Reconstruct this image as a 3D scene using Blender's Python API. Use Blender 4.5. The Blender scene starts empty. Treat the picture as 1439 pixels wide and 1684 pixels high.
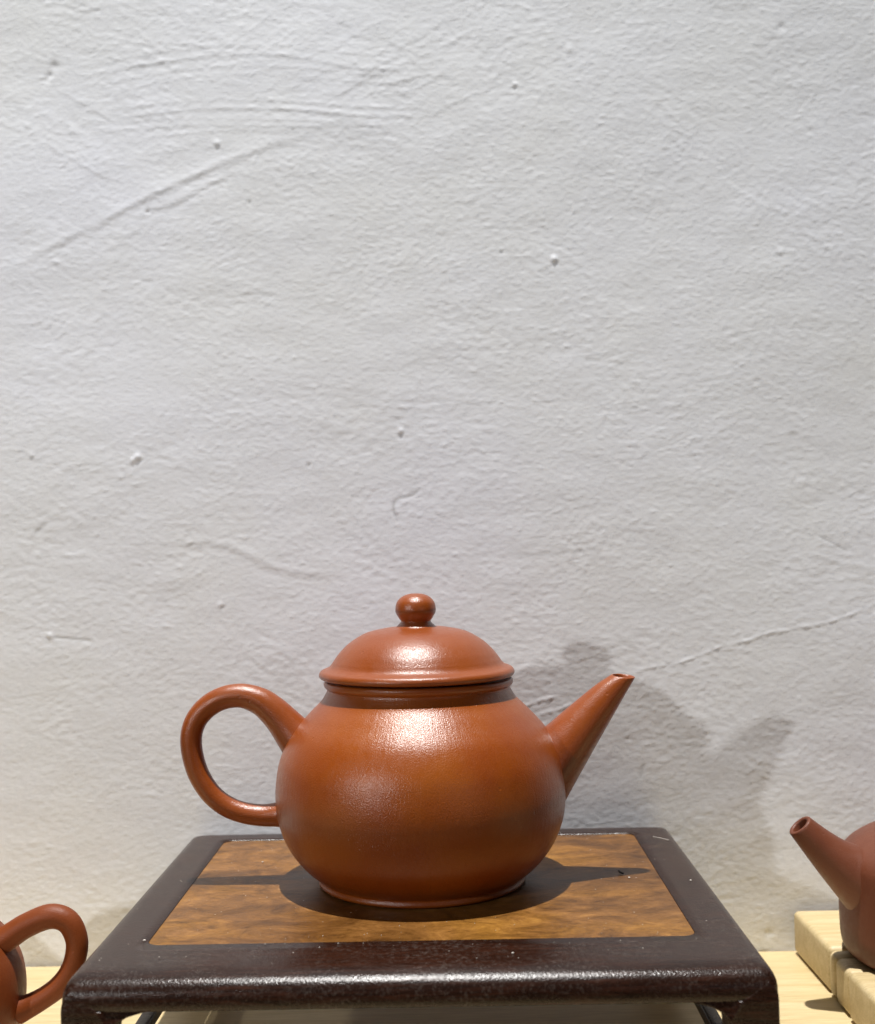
import bpy, bmesh, math, random
import numpy as np
from mathutils import Matrix, Vector

R = math.radians
scene = bpy.context.scene
col = scene.collection
random.seed(7)

# ---------------------------------------------------------------- camera
cam = bpy.data.cameras.new('Camera')
cam.sensor_fit = 'HORIZONTAL'
cam.sensor_width = 36.0
cam.lens = 36.0 * 2050 / 1439
cam.clip_start = 0.01
cam.clip_end = 50
cam.dof.use_dof = True
cam.dof.focus_distance = 0.405
cam.dof.aperture_fstop = 18
camo = bpy.data.objects.new('Camera', cam)
col.objects.link(camo)
camo.matrix_world = (Matrix.Translation((0, 0, 0.1698))
                     @ Matrix.Rotation(R(90 + 1.397), 4, 'X')
                     @ Matrix.Rotation(R(-1.2), 4, 'Z'))
scene.camera = camo
scene.render.resolution_x = 875
scene.render.resolution_y = 1024

# ---------------------------------------------------------------- world: dim room light
w = bpy.data.worlds.new('World')
scene.world = w
w.use_nodes = True
bg = w.node_tree.nodes['Background']
bg.inputs[0].default_value = (0.86, 0.93, 1.0, 1)
bg.inputs[1].default_value = 0.014

# ---------------------------------------------------------------- lamps
WALL_Y = 0.516
def aim(o, target):
    d = Vector(target) - o.location
    o.rotation_euler = d.to_track_quat('-Z', 'Y').to_euler()

def lamp(name, kind, loc, target, power, colr, **kw):
    l = bpy.data.lights.new(name, kind)
    l.energy = power
    l.color = colr
    for k, v in kw.items():
        setattr(l, k, v)
    o = bpy.data.objects.new(name, l)
    col.objects.link(o)
    o.location = loc
    aim(o, target)
    return o

# ceiling spot almost straight above the teapot
lamp('ceiling_spot', 'SPOT', (-0.10, 0.20, 2.70), (-0.05, 0.44, 0.10), 515, (1.0, 0.978, 0.95),
     spot_size=R(34), spot_blend=1.0, shadow_soft_size=0.022)
# added fill spot, unseen: narrow beam brightening the wall above the shelf
wall_fill = lamp('wall_fill_spot', 'SPOT', (-0.40, -0.75, 2.70), (-0.10, WALL_Y, 0.47), 108, (0.88, 0.92, 1.0),
            spot_size=R(9.5), spot_blend=1.0, shadow_soft_size=0.05)
wall_fill.scale = (2.8, 1.0, 1.0)
# small room lamp to the left, behind the photographer
lamp('room_lamp_left', 'AREA', (-0.61, -0.30, 0.374), (0, 0.45, 0.12), 2.75, (1.0, 0.985, 0.97),
     shape='DISK', size=0.024)
# shop light further back, at the right
lamp('room_lamp_right', 'AREA', (0.75, -0.75, 0.30), (0, 0.45, 0.1), 0.45, (0.82, 0.88, 1.0),
     shape='DISK', size=0.45)
lamp('room_front_fill', 'AREA', (-0.5, -2.2, 1.5), (0, 0.5, 0.25), 0.8, (0.93, 0.97, 1.0),  # broad soft fill lifting the wall from the front, source unseen
     shape='RECTANGLE', size=2.6, size_y=1.6)

scene.view_settings.view_transform = 'Standard'
scene.view_settings.look = 'None'
scene.view_settings.exposure = 0.05
scene.view_settings.gamma = 1.0

# ---------------------------------------------------------------- helpers
def link(name, me, mat, parent=None, loc=None):
    o = bpy.data.objects.new(name, me)
    col.objects.link(o)
    if mat:
        me.materials.append(mat)
    if parent:
        o.parent = parent
    if loc:
        o.location = loc
    return o

def mesh(name, verts, faces, smooth=True):
    me = bpy.data.meshes.new(name)
    me.from_pydata([tuple(v) for v in verts], [], faces)
    if smooth:
        me.polygons.foreach_set('use_smooth', [True] * len(me.polygons))
    me.update()
    return me

def thing(name, label, cat, loc=(0, 0, 0), rotz=0, group=None):
    o = bpy.data.objects.new(name, None)
    o.empty_display_size = 0.02
    col.objects.link(o)
    o.location = loc
    o.rotation_euler = (0, 0, rotz)
    o['label'] = label
    o['category'] = cat
    if group:
        o['group'] = group
    return o

def tag(o, label, cat, group=None):
    o['label'] = label
    o['category'] = cat
    if group:
        o['group'] = group
    return o

def spline(pts, n=8):
    P = np.array(pts, float)
    out = []
    for i in range(len(P) - 1):
        p0, p1, p2, p3 = P[max(i-1, 0)], P[i], P[i+1], P[min(i+2, len(P)-1)]
        for t in np.arange(n) / n:
            out.append(.5*((2*p1)+(-p0+p2)*t+(2*p0-5*p1+4*p2-p3)*t*t+(-p0+3*p1-3*p2+p3)*t**3))
    out.append(P[-1])
    return np.array(out)

def lathe(name, prof, seg=144):
    """prof: (r, z) in mm, bottom to top; a first or last r of 0 closes to a pole"""
    prof = np.array(prof, float) / 1000
    verts, faces, rings = [], [], []
    for r, z in prof:
        if r < 1e-6:
            rings.append([len(verts)])
            verts.append((0, 0, z))
        else:
            k = len(verts)
            rings.append(list(range(k, k + seg)))
            for i in range(seg):
                a = 2 * math.pi * i / seg
                verts.append((r * math.cos(a), r * math.sin(a), z))
    for A, B in zip(rings, rings[1:]):
        for i in range(seg):
            j = (i + 1) % seg
            if len(A) == 1 and len(B) == 1:
                continue
            if len(A) == 1:
                faces.append((A[0], B[j], B[i]))
            elif len(B) == 1:
                faces.append((A[i], A[j], B[0]))
            else:
                faces.append((A[i], A[j], B[j], B[i]))
    return mesh(name, verts, faces)

def loft(name, rings, cap0=True, cap1=True):
    n = len(rings[0])
    verts = [tuple(p) for r in rings for p in r]
    faces = []
    for k in range(len(rings) - 1):
        for i in range(n):
            j = (i + 1) % n
            faces.append((k*n+i, k*n+j, (k+1)*n+j, (k+1)*n+i))
    if cap0:
        faces.append(tuple(reversed(range(n))))
    if cap1:
        faces.append(tuple(range((len(rings)-1)*n, len(rings)*n)))
    me = mesh(name, verts, faces)
    bm = bmesh.new(); bm.from_mesh(me)
    bmesh.ops.recalc_face_normals(bm, faces=bm.faces)
    bm.to_mesh(me); bm.free()
    return me

def tube_xz(name, pts, seg=28, flat=1.0):
    """round bar along points (x, z, radius) in mm, lying in the local xz plane"""
    P = spline(pts, 8)
    rings = []
    for i, (x, z, r) in enumerate(P):
        a = P[max(i-1, 0)]; b = P[min(i+1, len(P)-1)]
        t = np.array([b[0]-a[0], b[1]-a[1]]); t /= np.linalg.norm(t)
        nx, nz = -t[1], t[0]
        rings.append([((x + nx*r*math.cos(q))/1000, r*flat*math.sin(q)/1000, (z + nz*r*math.cos(q))/1000)
                      for q in np.arange(seg) * 2*math.pi/seg])
    return loft(name, rings)

# ---------------------------------------------------------------- materials
def material(name):
    m = bpy.data.materials.new(name)
    m.use_nodes = True
    nt = m.node_tree
    return m, nt, nt.nodes['Principled BSDF']

def node(nt, kind, **kw):
    n = nt.nodes.new(kind)
    for k, v in kw.items():
        if k.startswith('i_'):
            key = k[2:]
            n.inputs[int(key) if key.isdigit() else key].default_value = v
        else:
            setattr(n, k, v)
    return n

def ramp(nt, fac, stops):
    r = nt.nodes.new('ShaderNodeValToRGB')
    e = r.color_ramp.elements
    while len(e) < len(stops):
        e.new(0.5)
    for x, (p, c) in zip(e, stops):
        x.position = p
        x.color = (*c, 1) if len(c) == 3 else c
    nt.links.new(fac, r.inputs[0])
    return r

def noise(nt, vec, scale, detail=4, rough=0.55, dist=0.0):
    n = node(nt, 'ShaderNodeTexNoise')
    n.inputs['Scale'].default_value = scale
    n.inputs['Detail'].default_value = detail
    n.inputs['Roughness'].default_value = rough
    n.inputs['Distortion'].default_value = dist
    nt.links.new(vec, n.inputs['Vector'])
    return n

def mapped(nt, scale=(1, 1, 1), rot=(0, 0, 0), loc=(0, 0, 0)):
    tc = nt.nodes.new('ShaderNodeTexCoord')
    mp = nt.nodes.new('ShaderNodeMapping')
    mp.inputs['Scale'].default_value = scale
    mp.inputs['Rotation'].default_value = rot
    mp.inputs['Location'].default_value = loc
    nt.links.new(tc.outputs['Object'], mp.inputs['Vector'])
    return mp.outputs[0]

def mixc(nt, fac, a, b, blend='MIX'):
    m = nt.nodes.new('ShaderNodeMix')
    m.data_type = 'RGBA'
    m.blend_type = blend
    for s, v in ((m.inputs[0], fac), (m.inputs[6], a), (m.inputs[7], b)):
        if hasattr(v, 'links'):
            nt.links.new(v, s)
        elif isinstance(v, (int, float)):
            s.default_value = v
        else:
            s.default_value = (*v, 1)
    return m.outputs[2]

def bump(nt, height, strength, dist, normal=None):
    b = nt.nodes.new('ShaderNodeBump')
    b.inputs['Strength'].default_value = strength
    b.inputs['Distance'].default_value = dist
    nt.links.new(height, b.inputs['Height'])
    if normal:
        nt.links.new(normal, b.inputs['Normal'])
    return b.outputs[0]

def clay(name, base, dark, rough, spec=0.5, streak=True, coat=0.0):
    m, nt, p = material(name)
    v = mapped(nt)
    big = noise(nt, v, 34, 3)
    c = mixc(nt, ramp(nt, big.outputs[0], [(0.35, (0, 0, 0)), (0.7, (1, 1, 1))]).outputs[0], dark, base)
    sp = noise(nt, v, 2600, 2)
    c = mixc(nt, ramp(nt, sp.outputs[0], [(0.64, (0, 0, 0)), (0.70, (0.35, 0.35, 0.35))]).outputs[0], c,
             tuple(min(1, x * 1.5 + 0.02) for x in base))
    nt.links.new(c, p.inputs['Base Color'])
    p.inputs['Specular IOR Level'].default_value = spec
    grain = noise(nt, v, 2100, 3, 0.6)
    mid = noise(nt, v, 420, 3, 0.5)
    n = bump(nt, grain.outputs[0], 0.34, 0.00035)
    n = bump(nt, mid.outputs[0], 0.06, 0.0006, n)
    vo = node(nt, 'ShaderNodeTexVoronoi'); vo.inputs['Scale'].default_value = 150
    nt.links.new(v, vo.inputs['Vector'])
    pit = ramp(nt, vo.outputs['Distance'], [(0.0, (0, 0, 0)), (0.05, (0.1, 0.1, 0.1)), (0.085, (1, 1, 1))])
    n = bump(nt, pit.outputs[0], 0.35, 0.0003, n)
    if streak:
        # burnishing marks: fine streaks running down the wall of the pot
        sx = nt.nodes.new('ShaderNodeSeparateXYZ'); nt.links.new(v, sx.inputs[0])
        at = node(nt, 'ShaderNodeMath', operation='ARCTAN2')
        nt.links.new(sx.outputs[1], at.inputs[0]); nt.links.new(sx.outputs[0], at.inputs[1])
        cb = nt.nodes.new('ShaderNodeCombineXYZ')
        nt.links.new(at.outputs[0], cb.inputs[0])
        mz = node(nt, 'ShaderNodeMath', operation='MULTIPLY'); mz.inputs[1].default_value = 2.2
        nt.links.new(sx.outputs[2], mz.inputs[0]); nt.links.new(mz.outputs[0], cb.inputs[1])
        st = noise(nt, cb.outputs[0], 42, 5, 0.6, 0.4)
        n = bump(nt, st.outputs[0], 0.10, 0.0010, n)
    nt.links.new(n, p.inputs['Normal'])
    rr = nt.nodes.new('ShaderNodeMapRange')
    nt.links.new(mid.outputs[0], rr.inputs[0])
    rr.inputs[1].default_value = 0.3; rr.inputs[2].default_value = 0.7
    rr.inputs[3].default_value = rough - 0.05; rr.inputs[4].default_value = rough + 0.06
    nt.links.new(rr.outputs[0], p.inputs['Roughness'])
    p.inputs['Coat Weight'].default_value = coat
    p.inputs['Coat Roughness'].default_value = 0.19
    nt.links.new(n, p.inputs['Coat Normal'])
    return m

M_clay = clay('polished_red_clay', (0.280, 0.068, 0.005), (0.225, 0.043, 0.004), 0.34, 0.5, coat=0.24)
M_clay_smooth = clay('polished_red_clay_fittings', (0.255, 0.057, 0.006), (0.215, 0.044, 0.005), 0.34, 0.5, streak=False, coat=0.24)
M_clay_dark = clay('brown_red_clay', (0.20, 0.047, 0.011), (0.165, 0.037, 0.008), 0.46, 0.26, streak=False)
M_clay_matt = clay('matt_red_clay', (0.145, 0.042, 0.018), (0.120, 0.033, 0.014), 0.46, 0.45, streak=False)

def dark_wood():
    m, nt, p = material('dark_rosewood')
    v = mapped(nt, (1, 14, 14))
    g = noise(nt, v, 60, 5, 0.65, 0.6)
    c = ramp(nt, g.outputs[0], [(0.30, (0.008, 0.0030, 0.0018)), (0.52, (0.018, 0.0065, 0.0036)), (0.80, (0.046, 0.0150, 0.0075))]).outputs[0]
    v2 = mapped(nt)
    dust = noise(nt, v2, 900, 3, 0.7)
    big = noise(nt, v2, 30, 4, 0.6)
    dm = node(nt, 'ShaderNodeMath', operation='MULTIPLY')
    nt.links.new(ramp(nt, dust.outputs[0], [(0.50, (0, 0, 0)), (0.74, (1, 1, 1))]).outputs[0], dm.inputs[0])
    nt.links.new(ramp(nt, big.outputs[0], [(0.40, (0.1, 0.1, 0.1)), (0.7, (0.8, 0.8, 0.8))]).outputs[0], dm.inputs[1])
    c = mixc(nt, dm.outputs[0], c, (0.10, 0.085, 0.075))
    nt.links.new(c, p.inputs['Base Color'])
    pore = noise(nt, v2, 1700, 2, 0.6)
    n = bump(nt, pore.outputs[0], 0.28, 0.0004)
    n = bump(nt, g.outputs[0], 0.06, 0.0004, n)
    nt.links.new(n, p.inputs['Normal'])
    rr = ramp(nt, big.outputs[0], [(0.3, (0.21,)*3), (0.7, (0.29,)*3)])
    nt.links.new(rr.outputs[0], p.inputs['Roughness'])
    p.inputs['Specular IOR Level'].default_value = 0.32
    return m

def burl_wood():
    m, nt, p = material('golden_burl_wood')
    v = mapped(nt, (0.9, 1.35, 1))
    warp = noise(nt, v, 20, 5, 0.62, 0.9)
    fig = noise(nt, v, 75, 9, 0.74, 1.0)
    c = ramp(nt, fig.outputs[0], [(0.30, (0.058, 0.022, 0.005)), (0.44, (0.165, 0.073, 0.014)), (0.56, (0.235, 0.108, 0.026)), (0.72, (0.37, 0.185, 0.050))]).outputs[0]
    c2 = ramp(nt, warp.outputs[0], [(0.36, (0.40, 0.35, 0.36)), (0.50, (0.92, 0.90, 0.95)), (0.66, (1.25, 1.25, 0.7))]).outputs[0]
    c = mixc(nt, 0.7, c, c2, 'MULTIPLY')
    fine = noise(nt, mapped(nt, (3, 14, 1)), 160, 3, 0.6, 0.5)
    c = mixc(nt, 0.5, c, ramp(nt, fine.outputs[0], [(0.35, (0.62, 0.55, 0.5)), (0.6, (1, 1, 1))]).outputs[0], 'MULTIPLY')
    nt.links.new(c, p.inputs['Base Color'])
    po = noise(nt, mapped(nt, (1.2, 5.0, 1)), 420, 3, 0.7, 0.3)
    c = mixc(nt, 0.75, c, ramp(nt, po.outputs[0], [(0.30, (0.40, 0.32, 0.28)), (0.46, (1, 1, 1))]).outputs[0], 'MULTIPLY')
    nt.links.new(c, p.inputs['Base Color'])
    p.inputs['Specular IOR Level'].default_value = 0.34
    s = noise(nt, mapped(nt), 700, 4, 0.7)
    nt.links.new(bump(nt, s.outputs[0], 0.25, 0.0004), p.inputs['Normal'])
    nt.links.new(ramp(nt, warp.outputs[0], [(0.3, (0.30,)*3), (0.7, (0.44,)*3)]).outputs[0], p.inputs['Roughness'])
    return m

def pale_wood(name, axis='x', tone=1.0, scale=1.0):
    m, nt, p = material(name)
    sc = (1.2, 16, 16) if axis == 'x' else (16, 1.2, 16)
    v = mapped(nt, tuple(s * scale for s in sc))
    g = noise(nt, v, 9, 5, 0.6, 0.9)
    f = noise(nt, v, 60, 3, 0.6, 0.2)
    a = [(0.30, (0.51*tone, 0.395*tone, 0.19*tone)), (0.52, (0.60*tone, 0.48*tone, 0.265*tone)), (0.75, (0.66*tone, 0.535*tone, 0.315*tone))]
    c = ramp(nt, g.outputs[0], a).outputs[0]
    c = mixc(nt, 0.55, c, ramp(nt, f.outputs[0], [(0.3, (0.66, 0.60, 0.52)), (0.6, (1, 1, 1))]).outputs[0], 'MULTIPLY')
    nt.links.new(c, p.inputs['Base Color'])
    nt.links.new(bump(nt, f.outputs[0], 0.2, 0.0005), p.inputs['Normal'])
    p.inputs['Roughness'].default_value = 0.5
    return m

def plaster():
    m, nt, p = material('white_brushed_plaster')
    v = mapped(nt)
    b = noise(nt, v, 7, 4, 0.6)
    c = ramp(nt, b.outputs[0], [(0.3, (0.758, 0.772, 0.775)), (0.5, (0.760, 0.778, 0.808)), (0.7, (0.765, 0.785, 0.845))]).outputs[0]
    at = nt.nodes.new('ShaderNodeAttribute'); at.attribute_name = 'grime'
    c = mixc(nt, at.outputs['Fac'], c, (0.20, 0.19, 0.17))
    nt.links.new(c, p.inputs['Base Color'])
    p.inputs['Roughness'].default_value = 0.62
    p.inputs['Specular IOR Level'].default_value = 0.25
    f = noise(nt, mapped(nt, (0.7, 1, 1.5)), 520, 5, 0.7, 0.3)
    nt.links.new(bump(nt, f.outputs[0], 0.20, 0.0006), p.inputs['Normal'])
    return m

def plain(name, base, rough):
    m, nt, p = material(name)
    n = noise(nt, mapped(nt), 900, 3)
    c = mixc(nt, n.outputs[0], tuple(x * 0.8 for x in base), tuple(min(1, x * 1.2) for x in base))
    nt.links.new(c, p.inputs['Base Color'])
    p.inputs['Roughness'].default_value = rough
    return m

M_dark = dark_wood()
M_burl = burl_wood()
M_table = pale_wood('pale_table_wood', 'x', 1.0)
M_board = pale_wood('pale_board_wood', 'x', 0.95, 1.3)
M_wall = plaster()
M_dust = plain('pale_dust', (0.62, 0.58, 0.52), 0.8)
M_scrap = plain('black_scrap', (0.012, 0.009, 0.008), 0.5)

# ---------------------------------------------------------------- wall: brushed plaster relief
WY = 0.516
def wall():
    x0, x1, z0, z1, d = -0.30, 0.34, -0.03, 0.46, 0.00066
    nx, nz = int((x1-x0)/d) + 1, int((z1-z0)/d) + 1
    xs = np.linspace(x0, x1, nx); zs = np.linspace(z0, z1, nz)
    rng = np.random.default_rng(11)
    fx = np.fft.fftfreq(nx, (x1-x0)/nx)[None, :]; fz = np.fft.fftfreq(nz, (z1-z0)/nz)[:, None]
    def band(lx, lz, rot=0.0, p=2.0):
        c, s = math.cos(rot), math.sin(rot)
        u = (fx*c + fz*s) * lx; v = (-fx*s + fz*c) * lz
        k = np.sqrt(u*u + v*v)
        filt = k * np.exp(-k**p)
        f = np.fft.ifft2(np.fft.fft2(rng.standard_normal((nz, nx))) * filt).real
        return f / f.std()
    def mask(l):
        f = band(l, l); return 1/(1 + np.exp(-1.6*f))
    h = np.zeros((nz, nx))
    m1, m2 = mask(0.09), mask(0.07)
    wrk = m1*band(0.0075, 0.0036, 0.12) + (1-m1)*band(0.0070, 0.0036, -0.32)
    m3 = np.clip(mask(0.045)*1.5-0.25, 0.05, 1.1)
    h += 0.000018 * wrk * (0.30 + 0.8*m3)
    h += 0.000012 * band(0.0042, 0.0028, 0.1) * (0.2 + 1.1*mask(0.035)**1.5)
    h += 0.000014 * band(0.0045, 0.0016, 0.55) * np.clip(mask(0.05)*2.2-1.1, 0, 1)
    h += 0.000014 * band(0.0060, 0.0018, -0.35) * np.clip(mask(0.06)*2.2-1.1, 0, 1)
    h += 0.000010 * band(0.0024, 0.0018)
    h += 0.00003 * band(0.030, 0.020) + 0.00014 * band(0.16, 0.12)
    # crisp little flecks and ridges of dried paint
    for lx, lz, ro in ((0.0046, 0.0022, 0.25), (0.0052, 0.0021, -0.3), (0.0036, 0.0026, 0.9)):
        h += 0.000029 * np.clip(band(lx, lz, ro) - 0.75, 0, None) * (0.15 + 1.15*mask(0.06))
    grime = np.zeros((nz, nx))
    X, Z = np.meshgrid(xs, zs)

    # picture coordinates of the marks in the photograph -> the same marks on the wall plane
    F, pit, rol = 2050.0, R(1.397), R(1.2)
    def on_wall(px, py):
        a, b = px - 719.5, py - 842
        Xc = a*math.cos(rol) - b*math.sin(rol); U = -(a*math.sin(rol) + b*math.cos(rol))
        y = F*math.cos(pit) - U*math.sin(pit); z = F*math.sin(pit) + U*math.cos(pit)
        return Xc*WY/y, 0.1698 + z*WY/y
    S = WY / F

    def stroke(pts, amp, width, step=0.0, rough=0.35, dirt=0.0):
        amp *= 0.62; step *= 0.42; width *= 1.1; rough *= 0.8
        P = spline([on_wall(*p) for p in pts], 14)
        wd = width * S
        m = 5*wd
        ix0 = max(int((P[:, 0].min()-m-x0)/d), 0); ix1 = min(int((P[:, 0].max()+m-x0)/d)+2, nx)
        iz0 = max(int((P[:, 1].min()-m-z0)/d), 0); iz1 = min(int((P[:, 1].max()+m-z0)/d)+2, nz)
        if ix1 <= ix0 or iz1 <= iz0:
            return
        gx, gz = X[iz0:iz1, ix0:ix1], Z[iz0:iz1, ix0:ix1]
        best = np.full(gx.shape, 1e9); sd = np.zeros(gx.shape); tt = np.zeros(gx.shape)
        n = len(P) - 1
        for i in range(n):
            a, b = P[i], P[i+1]
            e = b - a; L2 = e @ e + 1e-18
            t = np.clip(((gx-a[0])*e[0] + (gz-a[1])*e[1]) / L2, 0, 1)
            dx, dz = gx-a[0]-t*e[0], gz-a[1]-t*e[1]
            q = dx*dx + dz*dz
            k = q < best
            best = np.where(k, q, best)
            sd = np.where(k, np.sign(e[0]*dz - e[1]*dx)*np.sqrt(q), sd)
            tt = np.where(k, (i+t)/n, tt)
        dist = np.sqrt(best)
        tap = np.clip(tt/0.15, 0, 1) * np.clip((1-tt)/0.15, 0, 1)
        wob = 1 + rough*np.interp(tt, np.linspace(0, 1, 24), rng.standard_normal(24))
        g = np.exp(-(dist/wd)**2)
        add = amp*g*tap*wob
        if step:
            add = add + step*np.tanh(sd/wd)*np.exp(-(dist/(2.6*wd))**2)*tap*wob
        h[iz0:iz1, ix0:ix1] += add
        if dirt:
            grime[iz0:iz1, ix0:ix1] = np.maximum(grime[iz0:iz1, ix0:ix1], dirt*np.clip(g*1.3-0.2, 0, 1)*tap)

    def dot(px, py, amp, rad, dirt=0.0):
        cx, cz = on_wall(px, py); r = rad*S
        g = np.exp(-((X-cx)**2 + (Z-cz)**2)/(r*r))
        h[:] += amp*g
        if dirt:
            grime[:] = np.maximum(grime, dirt*g)

    mm = 0.001
    # trowel and brush strokes, upper left
    stroke([(0, 452), (100, 396), (200, 346), (290, 300), (385, 264), (440, 240), (520, 222)], 0.16*mm, 6, 0.13*mm)
    stroke([(130, 396), (215, 337), (300, 299), (360, 268), (412, 246)], 0.12*mm, 5, 0.08*mm)
    stroke([(235, 352), (290, 336), (340, 309), (392, 283)], -0.05*mm, 4, 0.22*mm, 0.2)
    stroke([(545, 166), (580, 138), (612, 113), (640, 95)], 0.10*mm, 5, 0.08*mm)
    stroke([(0, 330), (120, 300), (260, 255), (330, 230)], 0.05*mm, 8, 0.06*mm)
    arcs = [(170, 196, 178, 190, .15), (120, 132, 90, 112, .12), (150, 160, 122, 135, .06), (165, 182, 165, 176, .08), (140, 146, 108, 122, .06),
            (190, 214, 206, 207, .09), (200, 232, 214, 216, .05), (110, 116, 75, 88, .06), (175, 204, 196, 200, .05)]
    for xa, ya, ym, yb, a in arcs:
        stroke([(xa, ya), (xa+110, (ya+ym)/2-4), (370, ym), (480, ym+2), (590, yb), (720, yb+2)], a*mm, 3.2, a*0.8*mm, 0.5)
    for k in range(9):
        o = k*6.5
        stroke([(-5, 145+o), (70, 182+o), (130, 216+o), (150+6*k, 232+o+3*k)], random.uniform(.03, .10)*mm, 2.6, random.uniform(.02, .06)*mm, 0.6)
    stroke([(92, 146), (140, 172), (186, 199)], 0.10*mm, 2.5, 0.08*mm)
    for k in range(16):
        xa = random.uniform(480, 700); ya = random.uniform(60, 230)
        stroke([(xa, ya), (xa+45, ya-22+random.uniform(-12, 8)), (xa+100, ya-46+random.uniform(-20, 14))], random.uniform(.02, .07)*mm, 3, 0.03*mm, 0.6)
    for k in range(26):
        xa = random.uniform(-10, 330); ya = random.uniform(-20, 95)
        stroke([(xa, ya), (xa+30, ya+6+random.uniform(-6, 6)), (xa+64, ya+random.uniform(0, 26))], random.uniform(-.06, .09)*mm, 2.6, 0.04*mm, 0.6)
    # scattered faint brush hairs over the whole wall
    for k in range(150):
        xa = random.uniform(-60, 1480); ya = random.uniform(0, 1560); L = random.uniform(18, 75); an = random.gauss(-0.08, 0.35)
        stroke([(xa, ya), (xa+L*.5*math.cos(an), ya+L*.5*math.sin(an)+random.uniform(-3, 3)), (xa+L*math.cos(an), ya+L*math.sin(an))],
               random.uniform(-.045, .075)*mm, random.uniform(2, 4), random.uniform(-.03, .03)*mm, 0.6)
    # individual ridges and scratches
    for pts in ([(1046, 1103), (1075, 1097), (1096, 1094)], [(1100, 1096), (1150, 1078), (1190, 1062), (1246, 1050)], [(1225, 1056), (1260, 1042), (1300, 1036)],
                [(1300, 1034), (1350, 1026), (1400, 1010), (1445, 990)], [(862, 1162), (890, 1152), (912, 1146)], [(880, 1178), (915, 1168), (950, 1155)]):
        stroke(pts, 0.24*mm, 1.5, 0.0, 0.5)
    stroke([(280, 893), (345, 893), (400, 910), (450, 934), (515, 945)], 0.12*mm, 5, 0.10*mm)
    stroke([(360, 886), (420, 914), (470, 938), (560, 945)], 0.08*mm, 5, 0.06*mm)
    stroke([(0, 800), (40, 815), (90, 845), (150, 870)], 0.06*mm, 6, 0.05*mm)
    stroke([(655, 860), (647, 835), (654, 821), (678, 814), (692, 802)], -0.16*mm, 2.4, 0, 0.3, 0.40)
    stroke([(84, 1047), (120, 1050), (152, 1053)], -0.20*mm, 2.0, 0.05*mm, 0.2, 0.45)
    stroke([(1345, 880), (1368, 892), (1396, 907)], -0.12*mm, 1.8, 0, 0.3, 0.40)
    stroke([(1320, 908), (1380, 926), (1445, 938)], 0.08*mm, 4, 0.07*mm)
    stroke([(845, 913), (900, 911), (985, 902)], -0.05*mm, 3, 0.04*mm, 0.4, 0.12)
    stroke([(395, 486), (425, 484), (450, 486)], -0.10*mm, 2.2, 0.03*mm, 0.3, 0.16)
    stroke([(56, 879), (65, 870), (77, 861)], -0.16*mm, 3.2, 0.05*mm, 0.3, 0.25)
    stroke([(1052, 1278), (1056, 1266), (1060, 1256)], -0.14*mm, 3.4, 0.0, 0.3, 0.25)
    stroke([(962, 591), (975, 592), (988, 591)], -0.10*mm, 2.2, 0, 0.3, 0.22)
    stroke([(1022, 670), (1036, 671), (1050, 672)], -0.08*mm, 2.4, 0, 0.3, 0.25)
    stroke([(1290, 1344), (1330, 1341), (1385, 1337)], -0.06*mm, 2.0, 0.04*mm, 0.3, 0.18)
    stroke([(975, 152), (985, 138), (992, 124)], -0.07*mm, 3.6, 0.05*mm, 0.3, 0.08)
    stroke([(100, 914), (125, 913), (143, 909)], 0.12*mm, 3.2, 0.06*mm, 0.4)
    for px, py, a, r, g in ((912, 426, .45, 5, 0), (914, 433, -.25, 4, .2), (824, 410, .15, 3.5, 0), (824, 415, -.15, 3, .15), (226, 751, .42, 5.5, 0), (219, 757, .28, 4, 0),
                            (229, 758, -.15, 4, .18), (659, 709, .30, 4, 0), (659, 717, -.22, 4, .25), (357, 236, .28, 5, 0), (358, 243, -.16, 4, .2),
                            (90, 108, -.32, 7, .22), (82, 122, -.25, 5, .16), (76, 131, -.2, 4, .12), (508, 765, -.18, 3, .3), (52, 749, .2, 4, 0), (53, 754, -.1, 3, .2),
                            (363, 994, .25, 4, 0), (367, 999, -.15, 3, .25), (1305, 716, -.10, 8, .10), (1283, 414, .22, 5, 0), (1279, 420, -.14, 4, .16),
                            (847, 138, .32, 4, 0), (846, 145, -.2, 3.4, .22), (82, 1046, .30, 5, 0), (78, 1050, -.2, 4, .2), (243, 348, -.22, 3.6, .25), (410, 333, -.16, 3.4, .25),
                            (936, 80, .2, 6, 0), (1286, 44, -.2, 6, .12), (482, 214, -.1, 3, .2), (1332, 214, -.12, 5, .1), (697, 1010, .1, 3, 0), (1300, 1290, -.1, 3, .2),
                            (348, 136, -.1, 3, .18), (1255, 1570, -.3, 6, .15), (1264, 1535, -.25, 7, .10), (1302, 1440, -.1, 9, .06)):
        dot(px, py, a*1.1*mm, r*0.95, g*1.2)

    co = np.empty((nz*nx + 8, 3), np.float32)
    co[:nz*nx, 0] = X.ravel(); co[:nz*nx, 1] = (WY - h).ravel(); co[:nz*nx, 2] = Z.ravel()
    bx = [(x, y, z) for x in (x0, x1) for y in (WY+0.004, WY+0.06) for z in (z0, z1)]
    co[nz*nx:] = bx
    i = np.arange(nx-1)[None, :] + nx*np.arange(nz-1)[:, None]
    quads = np.stack([i, i+1, i+1+nx, i+nx], -1).reshape(-1, 4)
    k = nz*nx
    extra = np.array([(0, 1, 3, 2), (4, 6, 7, 5), (0, 4, 5, 1), (2, 3, 7, 6), (0, 2, 6, 4), (1, 5, 7, 3)]) + k
    q = np.concatenate([quads, extra]).astype(np.int32)
    me = bpy.data.meshes.new('wall')
    me.vertices.add(len(co)); me.vertices.foreach_set('co', co.ravel())
    me.loops.add(q.size); me.loops.foreach_set('vertex_index', q.ravel())
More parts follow.
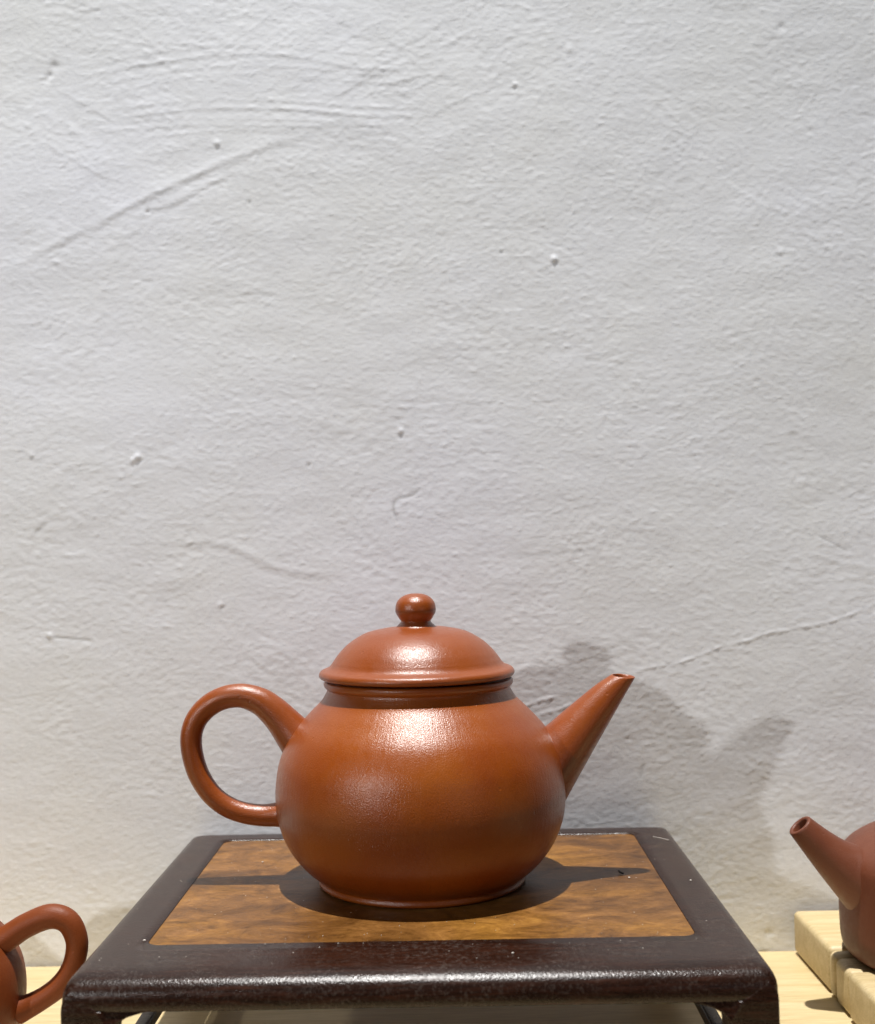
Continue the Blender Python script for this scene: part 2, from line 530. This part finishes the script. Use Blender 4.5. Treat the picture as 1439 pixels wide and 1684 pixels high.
    me.polygons.add(len(q)); me.polygons.foreach_set('loop_start', np.arange(0, q.size, 4, dtype=np.int32))
    me.polygons.foreach_set('use_smooth', np.ones(len(q), bool))
    me.update(calc_edges=True)
    at = me.attributes.new('grime', 'FLOAT', 'POINT')
    at.data.foreach_set('value', np.concatenate([grime.ravel(), np.zeros(8)]).astype(np.float32))
    o = link('wall', me, M_wall)
    o['kind'] = 'structure'
wall()

# ---------------------------------------------------------------- table top
def box_mesh(name, x0, x1, y0, y1, z0, z1, bev=0.0, seg=3):
    bm = bmesh.new()
    bmesh.ops.create_cube(bm, size=1)
    for v in bm.verts:
        v.co = ((x0+x1)/2 + v.co.x*(x1-x0), (y0+y1)/2 + v.co.y*(y1-y0), (z0+z1)/2 + v.co.z*(z1-z0))
    if bev:
        bmesh.ops.bevel(bm, geom=bm.edges[:] + bm.verts[:], offset=bev, segments=seg, profile=0.5, affect='EDGES')
    me = bpy.data.meshes.new(name)
    bm.to_mesh(me); bm.free()
    me.polygons.foreach_set('use_smooth', [True]*len(me.polygons))
    me.update()
    return me

t = link('table_top', box_mesh('table_top', -0.45, 0.50, 0.235, 0.5152, -0.03, 0, 0.002), M_table)
t['kind'] = 'structure'

# ---------------------------------------------------------------- display stand
ST = 0.0539
stand = thing('display_stand', 'low dark wooden stand with golden burl top under the main teapot', 'stand',
              (-0.0069, 0.4235, 0), R(-0.6))

def round_rect(x0, x1, y0, y1, r, n=6):
    pts = []
    for cx, cy, a0 in ((x1-r, y0+r, -90), (x1-r, y1-r, 0), (x0+r, y1-r, 90), (x0+r, y0+r, 180)):
        for i in range(n+1):
            a = R(a0 + 90*i/n)
            pts.append((cx + r*math.cos(a), cy + r*math.sin(a)))
    return pts

HX, HY0, HY1 = 0.0970, -0.0855, 0.0845
N = 6
outer = round_rect(-HX, HX, HY0, HY1, 0.0030, N)
inner = round_rect(-HX+0.0165, HX-0.0165, HY0+0.0285, HY1-0.0140, 0.0042, N)
# rail section: u runs from the outer face (0) to the panel (1), z measured down from the top
sec = [(1, -0.0092), (0.5, -0.0093), (0.10, -0.0093), (0.035, -0.0092), (0.010, -0.0089), (0.002, -0.0081), (0.0, -0.0072), (0.003, -0.0056), (0.015, -0.0041),
       (0.045, -0.0027), (0.095, -0.0014), (0.16, -0.0006), (0.24, -0.00015), (0.33, 0.0), (0.55, 0.0), (0.8, 0.0), (0.995, 0.0), (1, -0.0004)]
def rail(name, idx):
    verts, faces = [], []
    n = len(sec)
    for k in idx:
        o, i = Vector(outer[k]), Vector(inner[k])
        for u, z in sec:
            p = o.lerp(i, u)
            verts.append((p.x, p.y, ST + z))
    for a in range(len(idx)-1):
        for s in range(n-1):
            faces.append((a*n+s, (a+1)*n+s, (a+1)*n+s+1, a*n+s+1))
        faces.append((a*n+n-1, (a+1)*n+n-1, (a+1)*n, a*n))
    m = len(verts)
    verts += verts[:n] + verts[-n:]
    faces.append(tuple(m + q for q in reversed(range(n))))
    faces.append(tuple(m + n + q for q in range(n)))
    me = mesh(name, verts, faces)
    bm = bmesh.new(); bm.from_mesh(me)
    bmesh.ops.recalc_face_normals(bm, faces=bm.faces)
    bm.to_mesh(me); bm.free()
    return link(name, me, M_dark, stand)
K = N + 1
h = N // 2
rail('front_rail', list(range(3*K+h, 4*K)) + list(range(0, h+1)))
rail('side_rail', list(range(h, K)) + list(range(K, K+h+1)))
rail('back_rail', list(range(K+h, 2*K)) + list(range(2*K, 2*K+h+1)))
rail('side_rail', list(range(2*K+h, 3*K)) + list(range(3*K, 3*K+h+1)))

# inlaid panel, a hair below the frame
g = 0.00012
pr = round_rect(-HX+0.0165+g, HX-0.0165-g, HY0+0.0285+g, HY1-0.0140-g, 0.0042, 8)
pv = [(x, y, ST-0.00025) for x, y in pr] + [(x, y, ST-0.008) for x, y in pr]
n = len(pr)
pf = [tuple(range(n)), tuple(reversed(range(n, 2*n)))] + [(i, i+n, (i+1) % n + n, (i+1) % n) for i in range(n)]
panel = link('inlay_panel', mesh('inlay_panel', pv, pf, False), M_burl, stand)
panel['label'] = 'golden brown burl wood panel let into the dark frame'

# legs: a plate with a curved shoulder, front pair and back pair
def leg_outline(sx):
    zr = ST-0.0094
    out = HX - 0.0004
    inn = out - 0.0128
    # outer face, rounded top corner, mitre running down to the rail, curved shoulder, inner face
    P = [(out, 0.0, 0), (out, ST-0.0085, 0), (out-0.0002, ST-0.0068, 0), (out-0.0010, ST-0.0050, 0.0004), (out-0.0026, ST-0.0037, 0.0008), (out-0.0048, ST-0.0052, 0.0003),
         (out-0.0100, ST-0.0086, 0.0002), (out-0.0125, zr+0.0008, 0.0007)]
    P += [(inn-0.0125, zr+0.0006, 0.0012), (inn-0.0085, zr-0.0002, 0.0009), (inn-0.0050, zr-0.0011, 0.0006), (inn-0.0022, zr-0.0026, 0.0003), (inn-0.0006, zr-0.0046, 0), (inn, zr-0.0080, 0),
          (inn, 0.012, 0), (inn-0.0012, 0.004, 0), (inn-0.0014, 0.0, 0)]
    return [(sx*x, z, o) for x, z, o in P]
def leg(sx, ya, yb, front):
    P = leg_outline(sx)
    n = len(P)
    bm = bmesh.new()
    A = [bm.verts.new((x, ya + (o if front else 0), z)) for x, z, o in P]
    B = [bm.verts.new((x, yb - (0 if front else o), z)) for x, z, o in P]
    bm.faces.new(A); bm.faces.new(list(reversed(B)))
    for i in range(n):
        bm.faces.new((A[i], B[i], B[(i+1) % n], A[(i+1) % n]))
    bmesh.ops.recalc_face_normals(bm, faces=bm.faces)
    ed = [e for e in bm.edges if abs(e.verts[0].co.y - e.verts[1].co.y) < 0.002 and e.calc_length() > 1e-5 and
          (max(v.co.y for v in e.verts) < ya + 0.002 or min(v.co.y for v in e.verts) > yb - 0.002)]
    bmesh.ops.bevel(bm, geom=ed, offset=0.0010, segments=3, profile=0.5, affect='EDGES', clamp_overlap=True)
    bmesh.ops.triangulate(bm, faces=[f for f in bm.faces if len(f.verts) > 4])
    me = bpy.data.meshes.new('leg')
    bm.to_mesh(me); bm.free()
    me.update()
    return link('leg', me, M_dark, stand)
for sx in (-1, 1):
    leg(sx, HY0-0.0003, HY0+0.0135, True)
    leg(sx, HY1-0.0135, HY1+0.0002, False)
    xa, xb = sorted((sx*0.0945, sx*0.0900))
    link('stretcher', box_mesh('stretcher', xa, xb, HY0+0.010, HY1-0.010, 0.0120, 0.0162, 0.0006, 2), M_dark, stand)

# ---------------------------------------------------------------- main teapot
pot = thing('teapot', 'polished orange-brown round clay teapot standing on the dark wooden stand', 'teapot', (-0.0078, 0.4325, ST))
POT = Vector((-7.8, 0, 53.9))
body = [(0, 1.6), (30, 1.6), (33.2, 1.2), (34.0, 0.2), (35.0, 0.1), (35.5, 0.7), (35.4, 1.4), (34.9, 2.0), (35.3, 2.6)]
body += [tuple(p) for p in spline([(35.3, 2.6), (40.2, 6.5), (45.6, 13.5), (48.8, 21.5), (49.8, 29.5), (49.25, 37.3), (47.6, 44.0), (43.9, 51.1), (38.3, 57.5), (33.8, 62.0), (31.9, 65), (31.5, 66.2)], 8)][1:]
body += [tuple(p) for p in spline([(31.5, 66.2), (32.2, 66.8), (32.6, 67.4), (32.65, 68.3), (32.2, 68.95), (31.0, 69.1), (29, 69.0), (28, 68), (28, 62)], 5)][1:]
b = link('body', lathe('body', body), M_clay, pot)

lidp = [(0, 69.9), (29.5, 69.9), (32.4, 69.75)]
lidp += [tuple(p) for p in spline([(32.4, 69.75), (33.3, 70.05), (33.75, 70.8), (33.6, 71.7), (32.9, 72.5), (31.3, 73.15), (30.2, 73.8), (29.45, 74.6), (28.5, 76.0), (26.4, 78.7), (22.8, 82.0), (17.5, 85.0), (11.5, 86.4), (7.6, 86.85), (0, 87.1)], 8)][1:]
lid = link('lid', lathe('lid', lidp), M_clay_smooth, pot, (-0.0005, 0, 0))
knobp = [tuple(p) for p in spline([(7.3, 86.5), (6.5, 87.3), (5.5, 88.3), (5.15, 88.9), (5.8, 89.9), (6.85, 91.8), (7.0, 93.4), (6.4, 95.6), (4.6, 97.4), (2.2, 98.25), (0, 98.4)], 8)]
link('knob', lathe('knob', knobp, 96), M_clay_smooth, lid)

H = [(-47.5, 100.5, 8.0), (-51.2, 104.6, 6.7), (-54.8, 109.0, 5.75), (-58.5, 112.9, 5.2), (-62.8, 116.2, 4.7), (-68.9, 118.2, 4.2), (-75.2, 117.6, 4.0), (-80.5, 115.0, 3.9), (-84.4, 111.0, 3.8), (-86.4, 106.3, 3.76), (-86.7, 101.0, 3.71),
     (-85.5, 94.7, 3.67), (-83.1, 89.0, 3.63), (-79.2, 83.7, 3.59), (-74.0, 79.9, 3.59), (-68.2, 77.8, 3.6), (-62.5, 77.0, 3.75), (-58.2, 77.1, 4.1), (-55.5, 77.3, 4.7), (-52, 77.5, 5.6)]
link('handle', tube_xz('handle', [(x-POT.x, z-POT.z, r) for x, z, r in H]), M_clay_smooth, pot)

def spout_mesh(name, pairs, seg=40, hole=0.74, tilt=0.0):
    """pairs: (top x, top z, bottom x, bottom z, half depth) from the root to the mouth, in mm"""
    P = spline(pairs, 8)
    rings = []
    for tx, tz, bx, bz, ry in P:
        c = ((tx+bx)/2, (tz+bz)/2); hv = ((tx-bx)/2, (tz-bz)/2)
        rings.append([((c[0]+hv[0]*math.cos(q))/1000, ry*math.sin(q)/1000, (c[1]+hv[1]*math.cos(q))/1000) for q in np.arange(seg)*2*math.pi/seg])
    def scaled(r, s, dv):
        m = np.mean(r, axis=0)
        return [tuple(m + (np.array(p)-m)*s + np.array(dv)) for p in r]
    for k, wt in ((-1, 1.0), (-2, 0.8), (-3, 0.6), (-4, 0.45), (-5, 0.3), (-6, 0.15)):
        rings[k] = [(x, y, z + tilt*wt*y) for x, y, z in rings[k]]
    last, prev = rings[-1], rings[-6]
    ax = np.mean(last, axis=0) - np.mean(prev, axis=0); ax /= np.linalg.norm(ax)
    rings.append(scaled(last, 0.96, ax*0.00022))
    rings.append(scaled(last, 0.88, ax*0.00030))
    rings.append(scaled(last, hole+0.04, ax*0.00016))
    rings.append(scaled(last, hole, -ax*0.0004))
    rings.append(scaled(last, hole, -ax*0.0030))
    rings.append(scaled(last, hole*1.05, -ax*0.0090))
    return loft(name, rings)
sp = [(24, 98, 32, 64, 15), (30, 101.6, 37.2, 71.0, 13.5), (35.9, 105.5, 42.0, 80.0, 11.3), (42.7, 111.0, 49.9, 93.4, 8.8), (49.4, 116.3, 57.8, 106.5, 6.4), (54.2, 119.9, 62.6, 114.4, 4.8), (58.7, 122.6, 67.1, 121.7, 3.5)]
link('spout', spout_mesh('spout', [(a-POT.x, b_-POT.z, c-POT.x, d-POT.z, e) for a, b_, c, d, e in sp], 48, 0.80, 0.10), M_clay_smooth, pot)

# ---------------------------------------------------------------- left teapot: only its handle and side reach into view
lp = thing('teapot', 'small brown teapot cut by the left edge, its loop handle beside the stand', 'teapot', (-0.1765, 0.420, 0))
lb = [(0, 1.2), (22, 1.2), (24, 0.1), (25, 0.6)]
lb += [tuple(p) for p in spline([(25, 0.6), (29.5, 4), (32.2, 10), (34.0, 18), (34.0, 26), (32.4, 33), (28.4, 40.0), (24.3, 44.5), (22.6, 47), (22.4, 48.5)], 7)][1:]
lb += [(22.8, 49.2), (23.0, 49.8), (22.6, 50.3), (20, 50.3)]
link('body', lathe('body', lb, 112), M_clay_dark, lp)
ll = [(0, 50.4), (21, 50.4)] + [tuple(p) for p in spline([(22.6, 50.6), (23.2, 51.4), (22.6, 52.5), (20, 54.3), (15, 58.5), (9, 60.8), (0, 61.4)], 6)]
l2 = link('lid', lathe('lid', ll, 96), M_clay_dark, lp)
link('knob', lathe('knob', [tuple(p) for p in spline([(4.4, 61), (3.7, 62.6), (4.6, 64.6), (4.9, 66.4), (3.6, 68.4), (0, 69.2)], 6)], 64), M_clay_dark, l2)
LH = [(24.8, 37.6, 4.92), (30.1, 40.9, 4.3), (36.5, 44.8, 4.1), (44.3, 47.5, 4.1), (50.1, 45.6, 3.89), (52.9, 39.7, 3.69), (52.4, 33.6, 3.61), (50.1, 28.2, 3.59), (46.4, 23.9, 3.59), (41.7, 20.6, 3.59), (37.2, 18.2, 3.89), (33.1, 16.5, 4.51)]
link('handle', tube_xz('handle', LH), M_clay_dark, lp)
link('spout', spout_mesh('spout', [(-24, 40, -28, 16, 9), (-33, 44, -39, 28, 7), (-41, 51, -47, 42, 4.6), (-45, 55, -51, 54.4, 3)], 32), M_clay_dark, lp)

# ---------------------------------------------------------------- wooden board with planks, at the right
board = thing('wooden_board', 'pale thick wooden board of glued planks under the right teapot', 'board', (0.1400, 0.44, 0))
def plank(y0, y1, x0, ztop, bev):
    o = link('plank', box_mesh('plank', x0, 0.115, y0-0.44, y1-0.44, 0.0004, ztop, bev, 4), M_board, board)
plank(0.4645, 0.5115, 0.0012, 0.0172, 0.0022)
plank(0.4560, 0.4641, 0.0008, 0.0166, 0.0024)
plank(0.4400, 0.4556, 0.0004, 0.0166, 0.0024)
plank(0.3900, 0.4394, -0.0002, 0.0172, 0.0022)
plank(0.3400, 0.3895, -0.0002, 0.0172, 0.0022)

# ---------------------------------------------------------------- right teapot
rp = thing('teapot', 'matt reddish cylindrical teapot on the pale board at the right edge', 'teapot', (0.1880, 0.4515, 0.0173))
rb = [(0, 1.2), (38, 1.2), (40, 0.1)] + [tuple(p) for p in spline([(41, 0.4), (43.2, 2.2), (44.3, 6), (44.6, 14), (44.7, 22), (44.7, 31), (43.9, 35.2), (41.2, 39.0), (36, 42.6), (31, 44.8), (29, 45.3)], 7)]
rb += [(27, 45.5), (0, 45.5)]
link('body', lathe('body', rb, 128), M_clay_matt, rp)
rl = [(0, 49.2), (29, 49.2)] + [tuple(p) for p in spline([(30.2, 49.5), (30.8, 50.6), (29.8, 51.8), (24, 54), (14, 55.8), (0, 56.4)], 6)]
r2 = link('lid', lathe('lid', [(r, z-3.5) for r, z in rl], 96), M_clay_matt, rp)
link('knob', lathe('knob', [(p[0], p[1]-3.5) for p in spline([(5, 56), (4.2, 58), (6, 61), (6.6, 63.4), (4.8, 66.2), (0, 67)], 6)], 64), M_clay_matt, r2)
# short straight spout, turned a little towards the camera so that its mouth shows
so = link('spout', spout_mesh('spout', [(-34, 38.5, -34, 10, 13), (-40, 41.0, -41, 14.0, 12), (-45.0, 43.0, -45.4, 19.6, 10.0), (-50.8, 46.6, -55.2, 32.6, 7.0), (-57.4, 51.6, -64.4, 45.6, 4.6)], 40, 0.66), M_clay_matt, rp)
so.rotation_euler = (0, 0, R(3))
link('handle', tube_xz('handle', [(40, 38, 6), (47, 42, 5), (56, 42, 4.5), (63, 36, 4.3), (65, 27, 4.2), (62, 18, 4.2), (54, 12, 4.4), (46, 10, 5), (40, 10, 6)]), M_clay_matt, rp)

# ---------------------------------------------------------------- small litter on the stand
def scrap():
    pts = [(-1.2, 0.9, 0.28), (-0.9, 0.4, 0.34), (-0.3, 0.35, 0.36), (0.4, 0.25, 0.34), (1.1, 0.3, 0.22)]
    o = link('tea_leaf', tube_xz('tea_leaf', pts, 8), M_scrap)
    o.location = (0.0610, 0.4345, ST)
    o.rotation_euler = (0, 0, R(-50))
    tag(o, 'tiny black curled tea leaf lying across the edge of the spout shadow', 'tea leaf')
scrap()
f = link('scratch', tube_xz('scratch', [(-4.2, 0.10, 0.08), (-2.0, 0.12, 0.10), (0.5, 0.10, 0.10), (2.6, 0.12, 0.09), (4.0, 0.1, 0.07)], 6), M_dust)  # thin raised tube standing in for a hair scratch on the frame
f.location = (0.0835, 0.4835, ST); f.rotation_euler = (0, 0, R(-52))
tag(f, 'short pale fibre on the back right corner of the dark stand', 'scratch')

def dust():
    verts, faces = [], []
    ico = bmesh.new(); bmesh.ops.create_icosphere(ico, subdivisions=1, radius=1)
    iv = [v.co.copy() for v in ico.verts]; fi = [[v.index for v in f_.verts] for f_ in ico.faces]; ico.free()
    spots = [(314, 1546), (372, 1418), (1020, 1438), (1092, 1441), (876, 1568), (1170, 1581)]
    items = []
    for k in range(240):
        x = random.uniform(-0.094, 0.094); y = random.uniform(-0.075, 0.08)
        if (x+0.0006)**2 + (y-0.009)**2 < 0.0375**2:
            continue
        items.append((x, y, random.choice((0.00007, 0.00009, 0.00012, 0.00016))))
    for x, y, r in ((-0.0815, -0.0530, 0.0004), (0.0700, 0.006, 0.00035), (0.090, 0.001, 0.0004), (0.0265, -0.0700, 0.00035), (-0.060, 0.036, 0.0003)):
        items.append((x, y, r))
    for x, y, r in items:
        k = len(verts)
        s = (random.uniform(.6, 1.6), random.uniform(.6, 1.6), 0.6)
        for v in iv:
            verts.append((x + v.x*r*s[0], y + v.y*r*s[1], ST + 0.0001*0 + r*0.5 + v.z*r*s[2]))
        faces += [tuple(k+q for q in f_) for f_ in fi]
    o = link('dust', mesh('dust', verts, faces), M_dust)
    o.location = (-0.0072, 0.4235, 0)
    o.rotation_euler = (0, 0, R(-0.6))
    o['kind'] = 'stuff'
    o['label'] = 'pale dust specks scattered over the top of the dark stand'
    o['category'] = 'dust'
dust()
